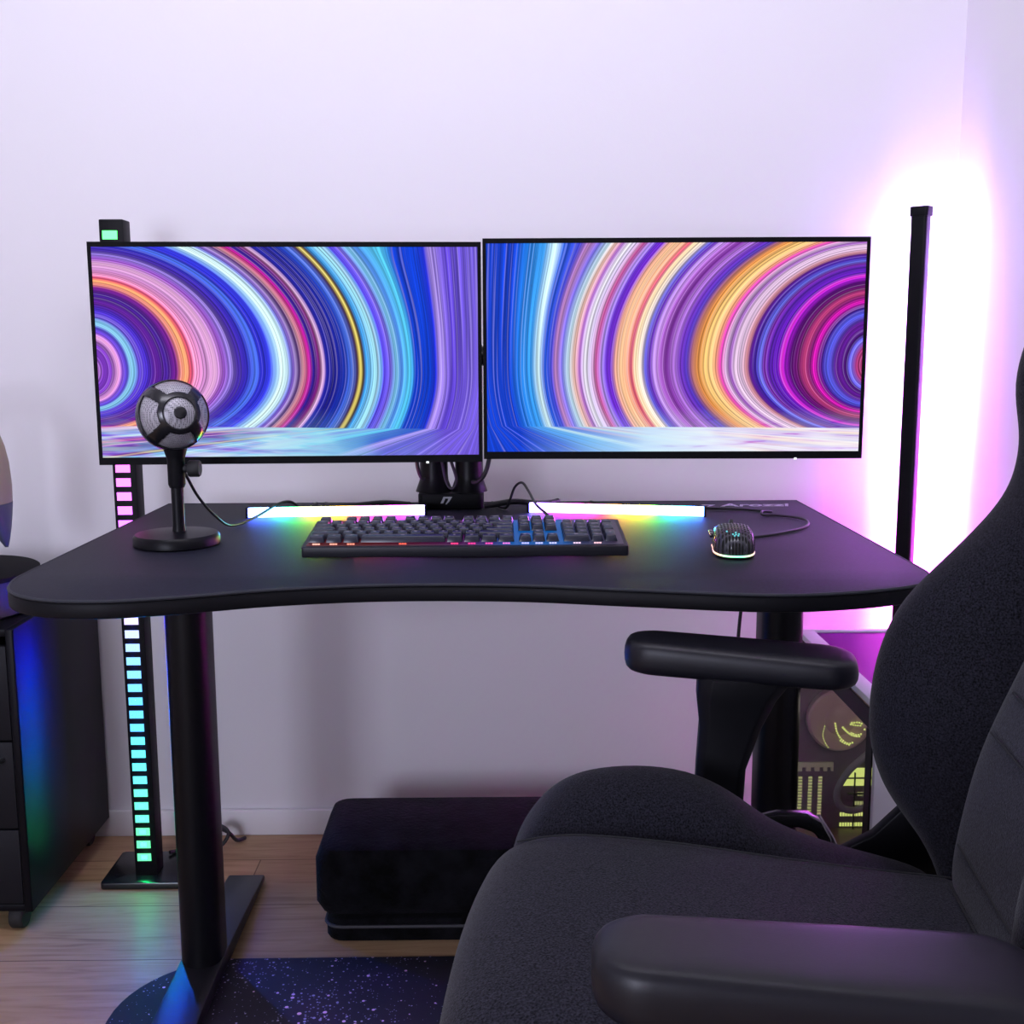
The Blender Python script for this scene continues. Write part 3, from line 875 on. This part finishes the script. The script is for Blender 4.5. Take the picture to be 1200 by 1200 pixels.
for s in (-1, 1):
    bm = B()
    up_ = [(.070, .044, .106, .020), (.10, .042, .1075, .020), (.14, .036, .106, .018), (.17, .026, .102, .014), (.19, .014, .097, .008), (.196, .004, .093, .003)]
    rings(bm, [[(s * (ed - rx + rx * math.cos(a)), ry * math.sin(a), zz) for a in [2 * PI * i / 20 for i in range(20)]] for zz, ry, ed, rx in up_])
    cup = obj('ear_cup', bm, M_cream, hs, smooth=True)
    bm = B()
    lo_ = [(-.009, .003, .100, .003), (.004, .012, .1025, .008), (.025, .026, .1045, .015), (.05, .037, .106, .019), (.0695, .044, .1065, .0205)]
    rings(bm, [[(s * (ed - rx + rx * math.cos(a)), ry * math.sin(a), zz) for a in [2 * PI * i / 20 for i in range(20)]] for zz, ry, ed, rx in lo_])
    obj('ear_cushion', bm, M_darkblue, cup, smooth=True)
    bm = B(); lathe(bm, [(.008, -.004), (.008, .003), (.006, .004)], 18, (s * .096, -.034, .124), Matrix.Rotation(R(70), 3, 'X')); obj('hinge_screw', bm, M_black, cup, smooth=True)

# ------------------------------------------------------------------ computer case
PX0, PX1, PY0, PY1, PZ = 0, .23, 0, .465, .478
pc = thing('computer_case', 'white-framed computer tower with glass side and yellow lit vents behind the chair', 'computer', (.577, 1.66, 0))
bm = B()
tk = .012
box(bm, 0, PX1, 0, tk, .018, PZ); box(bm, 0, PX1, PY1 - tk, PY1, .018, PZ)
box(bm, 0, PX1, tk, PY1 - tk, .018, .03)
box(bm, 0, .03, tk, PY1 - tk, PZ - .012, PZ); box(bm, PX1 - .02, PX1, tk, PY1 - tk, PZ - .012, PZ)
box(bm, .03, PX1 - .02, PY1 - .016, PY1 - tk, PZ - .012, PZ); box(bm, .03, PX1 - .02, tk, .03, PZ - .012, PZ)
box(bm, PX1 - .004, PX1, tk, PY1 - tk, .03, PZ - .012)
obj('frame', bm, M_white_metal, pc, bevel=.002)
bm = B(); box(bm, .031, PX1 - .021, .031, PY1 - .017, PZ - .01, PZ - .003); obj('top_panel', bm, mat('purple_reflection_top', (.12, .0015, .16), .2, ior=1.06), pc)  # purple base colour holds the painted-in reflection of the pink wall
bm = B(); box(bm, .0005, .0045, tk + .001, PY1 - tk - .001, .031, PZ - .013); obj('side_glass', bm, glass_mat('smoked_glass', (.02, .018, .02), .06, .16), pc)
bm = B(); box(bm, -.0015, .0005, tk + .001, PY1 - .004, PZ - .045, PZ - .0135); box(bm, -.0015, .0005, tk + .001, .04, .031, PZ - .046); obj('glass_border', bm, M_black, pc)
M_inside = mat('dark_case_inside', (.13, .10, .105), .5)
bm = B(); box(bm, PX1 - .018, PX1 - .0045, tk + .002, PY1 - tk - .004, .031, PZ - .013); obj('board_tray', bm, M_inside, pc)
RY = PY1 - tk - .0005          # inner face of the rear wall
bm = B(); box(bm, .005, PX1 - .019, RY - .003, RY, .031, PZ - .013); obj('rear_panel', bm, M_inside, pc)
bm = B(); box(bm, .006, PX1 - .02, tk + .001, tk + .004, .031, PZ - .013); obj('front_liner', bm, M_inside, pc)
bm = B(); box(bm, .006, PX1 - .02, tk + .005, RY - .0035, .0305, .08); obj('power_supply_shroud', bm, mat('shroud', (.16, .11, .11), .4), pc)
for x_, y_ in ((.02, .03), (.205, .03), (.02, .435), (.205, .435)):
    bm = B(); lathe(bm, [(.012, 0), (.014, .018)], 18, (x_, y_, 0)); obj('case_foot', bm, M_rubber, pc, smooth=True)
M_yel = emit('yellow_vent_glow', (.75, .85, .22), 1.0)  # emission painted in for the lit wall showing through the rear vents
M_yel_dim = emit('dim_vent_glow', (.50, .52, .20), .75)
RY -= .003
FX, FZ, FR = .080, .306, .062
bm = B(); lathe(bm, [(FR, 0), (FR, .016), (FR - .004, .019), (.03, .016), (.024, .022), (.010, .024)], 48, (FX, RY, FZ), Matrix.Rotation(R(90), 3, 'X'))
fan = obj('cooling_fan', bm, mat('rosy_fan', (.55, .38, .37), .45), pc, smooth=True)
bm = B()
for arc_, rad in (([(.048, .297), (.045, .28), (.050, .264), (.057, .253)], .0013), ([(.068, .302), (.072, .285), (.082, .270), (.094, .262), (.104, .264)], .0019), ([(.079, .268), (.088, .262), (.097, .259)], .0017),
                  ([(.083, .294), (.093, .284), (.105, .277), (.118, .276)], .0021), ([(.10, .283), (.11, .279), (.12, .281)], .002), ([(.100, .303), (.112, .304), (.122, .300)], .002), ([(.098, .300), (.11, .298), (.12, .2975)], .0018), ([(.125, .29), (.128, .287)], .002)):
    P_ = catmull([(x, 0, z) for x, z in arc_], 24)
    acc, last = 1, None
    for p in P_:
        if last is not None and (p - last).length < .0046: continue
        last = p
        lathe(bm, [(rad, 0), (rad, .0012)], 6, (p.x, RY - .0245, p.z), Matrix.Rotation(R(90), 3, 'X'))
obj('fan_vent_glow', bm, M_yel, fan)
bm = B()
box(bm, .004, .074, RY - .006, RY, .207, .216)
for a, b_x in ((.004, .013), (.021, .030), (.038, .047), (.055, .062), (.070, .074)):
    box(bm, a, b_x, RY - .006, RY, .199, .207)
obj('slot_bracket', bm, mat('pale_bracket', (.85, .9, .55), .5), pc)  # LED light on the bracket is put into its yellowish colour
for xx in (.0115, .031, .0505):
    bm = B()
    for i in range(17):
        box(bm, xx - .0036, xx + .0036, RY - .002, RY, .186 - i * .0062 - .0036, .186 - i * .0062)
    obj('slot_vent_glow', bm, M_yel_dim, pc)
bm = B()
for prof_ in ([(.092, .168), (.155, .168), (.155, .180), (.092, .180), (.088, .174)], [(.090, .185), (.155, .186), (.155, .203), (.112, .203), (.102, .198)]):
    rings(bm, [[(x, yy, z) for x, z in prof_] for yy in (RY - .004, RY)])
obj('grille_glow', bm, M_yel, pc)
for zz, xa, dim in ((.150, .125, 1), (.131, .12, 1), (.108, .092, 0), (.087, .092, 0)):
    bm = B()
    n_ = int((.147 - xa) / .0052)
    for i in range(n_):
        box(bm, xa + i * .0052, xa + i * .0052 + .0034, RY - .002, RY, zz - .0035, zz + .0035)
    obj('vent_glow', bm, M_yel_dim if dim else M_yel, pc)
bm = B(); box(bm, .112, .114, RY - .02, RY - .015, .085, .20); box(bm, .10, .155, RY - .02, RY - .015, .156, .1585); obj('wire', bm, M_cable, pc)
bm = B(); tube(bm, [(.15, RY - .03, .262), (.12, RY - .05, .246), (.088, RY - .055, .218), (.068, RY - .055, .18), (.074, RY - .055, .15), (.10, RY - .052, .138), (.15, RY - .045, .150)], .0065, 12, 8); obj('hose', bm, M_grey_hose, pc, smooth=True)

# ------------------------------------------------------------------ velvet footrest and floor mat
pf = thing('floor_cushion', 'long black velvet cushion with a thinner layer below, on the floor by the wall', 'cushion', (0, 1.96, 0))
def pillow(x0, x1, y0, y1, z0, z1, r):
    bm = B()
    lp = []
    for inset, zz in ((r, z0), (r * .3, z0 + r * .3), (0, z0 + r), (0, z1 - r), (r * .3, z1 - r * .3), (r, z1)):
        lp.append([(x, y, zz) for x, y in rrect(x0 + inset, x1 - inset, y0 + inset, y1 - inset, .03, 5)])
    rings(bm, lp)
    return bm
obj('lower_pad', pillow(-.303, .30, -.122, .10, 0, .045, .008), M_velvet, pf, smooth=True)
obj('upper_pad', pillow(-.318, .312, -.132, .11, .046, .178, .028), M_velvet, pf, smooth=True)
bm = B(); pts = [(x, y, .030) for x, y in rrect(-.304, .301, -.123, .101, .03, 5)]; tube(bm, pts + [pts[0]], .003, 6, 0); obj('piping', bm, mat('slate_piping', (.035, .035, .042), .7), pf, smooth=True)
pad = B(); prism(pad, rrect(-.603, .62, .45, 1.786, .17, 12), 0, .0035)
tag(obj('floor_mat', pad, M_star, bevel=.001), 'dark floor mat printed with a starry night sky under the chair', 'floor mat')

# ------------------------------------------------------------------ gaming chair
CA = R(8)
ch = thing('gaming_chair', 'large charcoal fabric gaming chair in the right foreground facing left', 'chair', (.27, .96, .0036), (0, 0, 0))
# chair-local axes: f points to the chair's front, s to its far side
fv = Vector((-math.cos(CA), math.sin(CA), 0)); sv = Vector((math.sin(CA), math.cos(CA), 0))
def P(f, s, zz): return fv * f + sv * s + Vector((0, 0, zz - .0036))
def interp(tab, x):
    for (a, *c), (b, *d) in zip(tab, tab[1:]):
        if min(a, b) <= x <= max(a, b):
            k = (x - a) / (b - a)
            return [p + (q_ - p) * k for p, q_ in zip(c, d)]
    return tab[0][1:] if abs(x - tab[0][0]) < abs(x - tab[-1][0]) else tab[-1][1:]
# seat cushion
prof = [(.285, .415), (.306, .44), (.306, .470), (.296, .494), (.272, .512), (.235, .520), (.19, .523), (.10, .519), (.01, .510), (-.08, .503), (-.17, .497), (-.21, .49)]
bm = B(); loops = []
for s, dz, df in ((-.212, -.06, -.02), (-.208, -.022, -.010), (-.195, -.006, -.003), (-.13, .002, 0.002), (0, .006, .008), (.11, .002, .002), (.155, -.006, -.003), (.168, -.022, -.010), (.172, -.06, -.02)):
    lp = [P(f + (df if f > .2 else 0), s, max(zz + dz, .405)) for f, zz in prof] + [P(-.21, s, .40), P(0, s, .40), P(.2, s, .40)]
    loops.append(lp)
rings(bm, loops); obj('seat_cushion', bm, M_fabric2, ch, subsurf=2)
for off in (.128,):
    for sg in (1,):
        bm = B(); tube(bm, [P(f, sg * off, zz + .0018) for f, zz in prof[4:]], .0011, 5, 4); obj('seam', bm, mat('seam_thread', (.008, .008, .01), .9), ch, smooth=True)
# side bolsters
bt = [(.292, .452), (.283, .480), (.27, .504), (.251, .529), (.227, .547), (.194, .559), (.137, .565), (.08, .557), (.033, .529), (-.005, .497), (-.089, .470), (-.19, .45)]
for sg in (-1, 1):
    bm = B(); loops = []
    for i, (f, zt) in enumerate(bt):
        zb = .40
        hgt = zt - zb
        sec = [(.148, zb), (.152, zb + hgt * .55), (.172, zb + hgt * .86), (.205, zt - .004), (.235, zt), (.262, zt - hgt * .07), (.282, zb + hgt * .72), (.288, zb + hgt * .4), (.28, zb)]
        loops.append([P(f, sg * s - (.04 if sg < 0 else 0), zz - (.03 * (zz - .4) / .16 if sg < 0 else 0)) for s, zz in sec])
    rings(bm, loops); obj('seat_bolster', bm, M_fabric, ch, subsurf=2)
# backrest: centre panel and two wings
def panel_f(zz): return -.16 - (zz - .5) * .285 + .018 * math.exp(-((zz - .63) / .09) ** 2)
bm = B(); loops = []
Zs = [.455, .50, .56, .63, .70, .78, .86, .94, 1.02, 1.10, 1.18, 1.25, 1.275]
for zz in Zs:
    p = panel_f(zz)
    w = .15 if zz < .95 else .15 - (zz - .95) * .10
    sh = .025 if zz in (Zs[0], Zs[-1]) else 0
    sec = [(p - .012 - sh, -w - .06), (p - .002 - sh, -w * .85 - .05), (p - sh, -w * .4), (p - sh, w * .4), (p - .002 - sh, w * .85), (p - .012 - sh, w), (p - .07, w), (p - .10 + sh, w * .8), (p - .105 + sh, 0), (p - .10 + sh, -w * .8 - .05), (p - .07, -w - .06)]
    loops.append([P(f, s, zz) for f, s in sec])
rings(bm, loops); obj('backrest', bm, M_fabric2, ch, subsurf=2)
for zz in (.505, .545, .66, .70):
    bm = B(); tube(bm, [P(panel_f(zz) + .0012, s, zz) for s in (-.14, -.06, .06, .105)], .0011, 5, 4); obj('seam', bm, bpy.data.materials['seam_thread'], ch, smooth=True)
wing = [(.40, -.20), (.44, -.19), (.462, -.182), (.478, -.168), (.515, -.141), (.545, -.118), (.572, -.104), (.605, -.095), (.639, -.092), (.687, -.096), (.725, -.106), (.762, -.123), (.80, -.158), (.837, -.192), (.865, -.214), (.891, -.226), (.92, -.230), (.944, -.229), (.987, -.218), (1.03, -.225), (1.049, -.232), (1.10, -.262), (1.16, -.31), (1.22, -.35)]
for sg in (-1, 1):
    bm = B(); loops = []
    for zz, fw in wing:
        p = panel_f(zz)
        ws = 1.0 if zz < .95 else 1.0 - (zz - .95) * .75
        fw -= .002
        top = max(fw, p - .03)
        hb = p - .085
        sec = [(p - .02, .128), (p * .62 + top * .38, .142), (p * .25 + top * .75, .172), (top - .004, .20), (top, .226), (top - .010, .250), (top * .6 + hb * .4, .268), (hb + .02, .266), (hb - .005, .24), (hb - .01, .14)]
        loops.append([P(f, sg * s * ws - (.06 if sg < 0 else 0), zz) for f, s in sec])
    rings(bm, loops); obj('side_wing', bm, M_fabric, ch, subsurf=2)
# armrests
for sg, rot in ((1, R(5)), (-1, R(-3))):
    bm = B()
    loops = []
    for f, s, zz, hw, hf in ((.02, .335, .642, .033, .055), (.03, .335, .615, .030, .046), (.042, .335, .58, .025, .036), (.052, .33, .53, .022, .029), (.055, .32, .46, .022, .028), (.055, .31, .395, .022, .028)):
        loops.append([P(f + a * hf + (.006 if zz > .6 else 0), sg * (s + b * hw), zz) for a, b in ((1, -.6), (.7, -1), (-.7, -1), (-1, -.6), (-1, .6), (-.7, 1), (.7, 1), (1, .6))])
    rings(bm, loops); ar = obj('armrest', bm, M_black, ch, bevel=.002)
    bm = B(); loops = []
    for k_, (zz, ins) in enumerate(((.638, .020), (.638, .010), (.641, .002), (.656, 0), (.669, .002), (.674, .008), (.6755, .02), (.676, .035))):
        lp = []
        for x, y in rrect(-.137 + ins, .137 - ins, -.048 + ins * .8, .048 - ins * .8, .036 - ins * .5, 6):
            taper = 1 - .18 * max(0, (x + .03) / .14)
            f_, s_ = x, y * taper
            f2 = f_ * math.cos(rot) - s_ * math.sin(rot); s2 = f_ * math.sin(rot) + s_ * math.cos(rot)
            lp.append(P(.032 + f2, sg * .345 + s2, zz + .006 * (f_ / .14) * (1 if zz > .65 else .4)))
        loops.append(lp)
    rings(bm, loops); obj('arm_pad', bm, M_pu, ar, subsurf=1)
# brackets joining seat and back, recline lever
for sg in (-1, 1):
    bm = B(); loops = []
    for f, zz, h in ((.0, .425, .018), (-.06, .425, .020), (-.10, .440, .030), (-.14, .458, .056), (-.19, .485, .08), (-.24, .54, .08)):
        loops.append([P(f, sg * .285, zz - h), P(f, sg * .305, zz - h), P(f - .02, sg * .305, zz + h), P(f - .02, sg * .285, zz + h)])
    rings(bm, loops); obj('hinge_bracket', bm, M_black_metal, ch, bevel=.003)
bm = B(); loops = []
for f, zz, h in ((.012, .482, .010), (-.01, .487, .013), (-.045, .489, .012), (-.062, .482, .010), (-.074, .462, .009), (-.08, .44, .008)):
    loops.append([P(f + h * .4, .312, zz - h * .7 - .018), P(f + h * .4, .33, zz - h * .7 - .018), P(f - h * .4, .33, zz + h * .7 - .018), P(f - h * .4, .312, zz + h * .7 - .018)])
rings(bm, loops); lv = obj('recline_lever', bm, M_black_gloss, ch, bevel=.003)
bm = B(); tube(bm, [P(-.064, .34, .466), P(-.082, .34, .437), P(-.086, .335, .422)], .005, 8, 4); obj('chrome_rod', bm, M_chrome, lv, smooth=True)
# under the seat
bm = B()
loops = [[P(f, s, zz) for f, s in rrect(-.17, .2, -.2, .2, .03, 3)] for zz in (.365, .40)]
rings(bm, loops); obj('seat_pan', bm, M_black, ch, bevel=.003)
for sg in (-1, 1):
    bm = B(); loops = [[P(.025, a, .375), P(.085, a, .375), P(.085, a, .398), P(.025, a, .398)] for a in (sg * .18, sg * .335)]
    rings(bm, loops); obj('armrest_bar', bm, M_black_metal, ch, bevel=.002)
bm = B(); lathe(bm, [(.028, .11), (.028, .24), (.018, .242), (.018, .362)], 28); obj('gas_lift', bm, M_black, ch, smooth=True)
bm = B(); lathe(bm, [(.04, .06), (.045, .07), (.045, .108), (.036, .115)], 28); obj('hub', bm, M_black, ch, smooth=True)
for k in range(5):
    a = R(72 * k + 20)
    dv_ = Vector((math.cos(a), math.sin(a), 0)); pv = Vector((-math.sin(a), math.cos(a), 0))
    bm = B()
    rings(bm, [[dv_ * r_ + pv * w_ * s1 + Vector((0, 0, zc + h * s2)) for s1, s2 in ((-1, -1), (1, -1), (1, 1), (-1, 1))] for r_, w_, zc, h in ((.03, .028, .09, .02), (.18, .022, .082, .014), (.31, .017, .068, .01))])
    bl = obj('base_leg', bm, M_black, ch, bevel=.003)
    bm = B()
    Mx = Matrix((dv_, pv, Vector((0, 0, 1)))).transposed() @ Matrix.Rotation(R(90), 3, 'X')
    for off in (-.014, .014):
        lathe(bm, [(.024, -.008), (.0285, -.006), (.0285, .006), (.024, .008)], 24, dv_ * .295 + pv * off + Vector((0, 0, .0286)), Mx)
    obj('caster', bm, M_rubber, bl, smooth=True)

# ------------------------------------------------------------------ lights
def area(name, loc, target, sx, sy, power, col):
    l = bpy.data.lights.new(name, 'AREA')
    l.shape = 'RECTANGLE'; l.size = sx; l.size_y = sy; l.energy = power; l.color = col
    o = bpy.data.objects.new(name, l); C.objects.link(o)
    o.location = loc
    o.rotation_euler = (Vector(target) - Vector(loc)).to_track_quat('-Z', 'Y').to_euler()
    return o
area('wall_washer', (-.25, .75, 2.38), (-.25, 2.285, 1.85), 1.7, .5, 30, (.87, .85, 1.0))
area('front_fill', (-1.3, -1.45, 1.08), (-.2, 2.2, .7), .8, .8, 42, (.77, .79, 1.0))  # added fill from the front left, brightens the wall under the desk

pl = bpy.data.lights.new('case_light', 'POINT'); pl.energy = .3; pl.color = (1, .86, .78); pl.shadow_soft_size = .02
po = bpy.data.objects.new('case_light', pl); C.objects.link(po); po.location = (.577 + .10, 1.66 + .22, .40)

w = bpy.data.worlds.new('world'); S.world = w
w.use_nodes = True
w.node_tree.nodes['Background'].inputs[0].default_value = (.5, .48, .55, 1)
w.node_tree.nodes['Background'].inputs[1].default_value = .05

# ------------------------------------------------------------------ camera
cam = bpy.data.cameras.new('camera'); co = bpy.data.objects.new('camera', cam); C.objects.link(co)
cam.sensor_width = 36; cam.lens = 36 * 1332 / 1200
cam.clip_start = .01
p_, yw, rl = R(8.7), R(.73), R(.2)
F = Vector((math.sin(yw) * math.cos(p_), math.cos(yw) * math.cos(p_), -math.sin(p_)))
R0 = Vector((math.cos(yw), -math.sin(yw), 0)); U0 = R0.cross(F)
Rv = R0 * math.cos(rl) - U0 * math.sin(rl); Uv = Rv.cross(F)
co.matrix_world = Matrix(((Rv.x, Uv.x, -F.x, 0), (Rv.y, Uv.y, -F.y, 0), (Rv.z, Uv.z, -F.z, 1.035), (0, 0, 0, 1)))
S.camera = co

S.view_settings.view_transform = 'Standard'
S.view_settings.look = 'None'
S.view_settings.exposure = 0
S.view_settings.gamma = 1
S.cycles.use_denoising = True
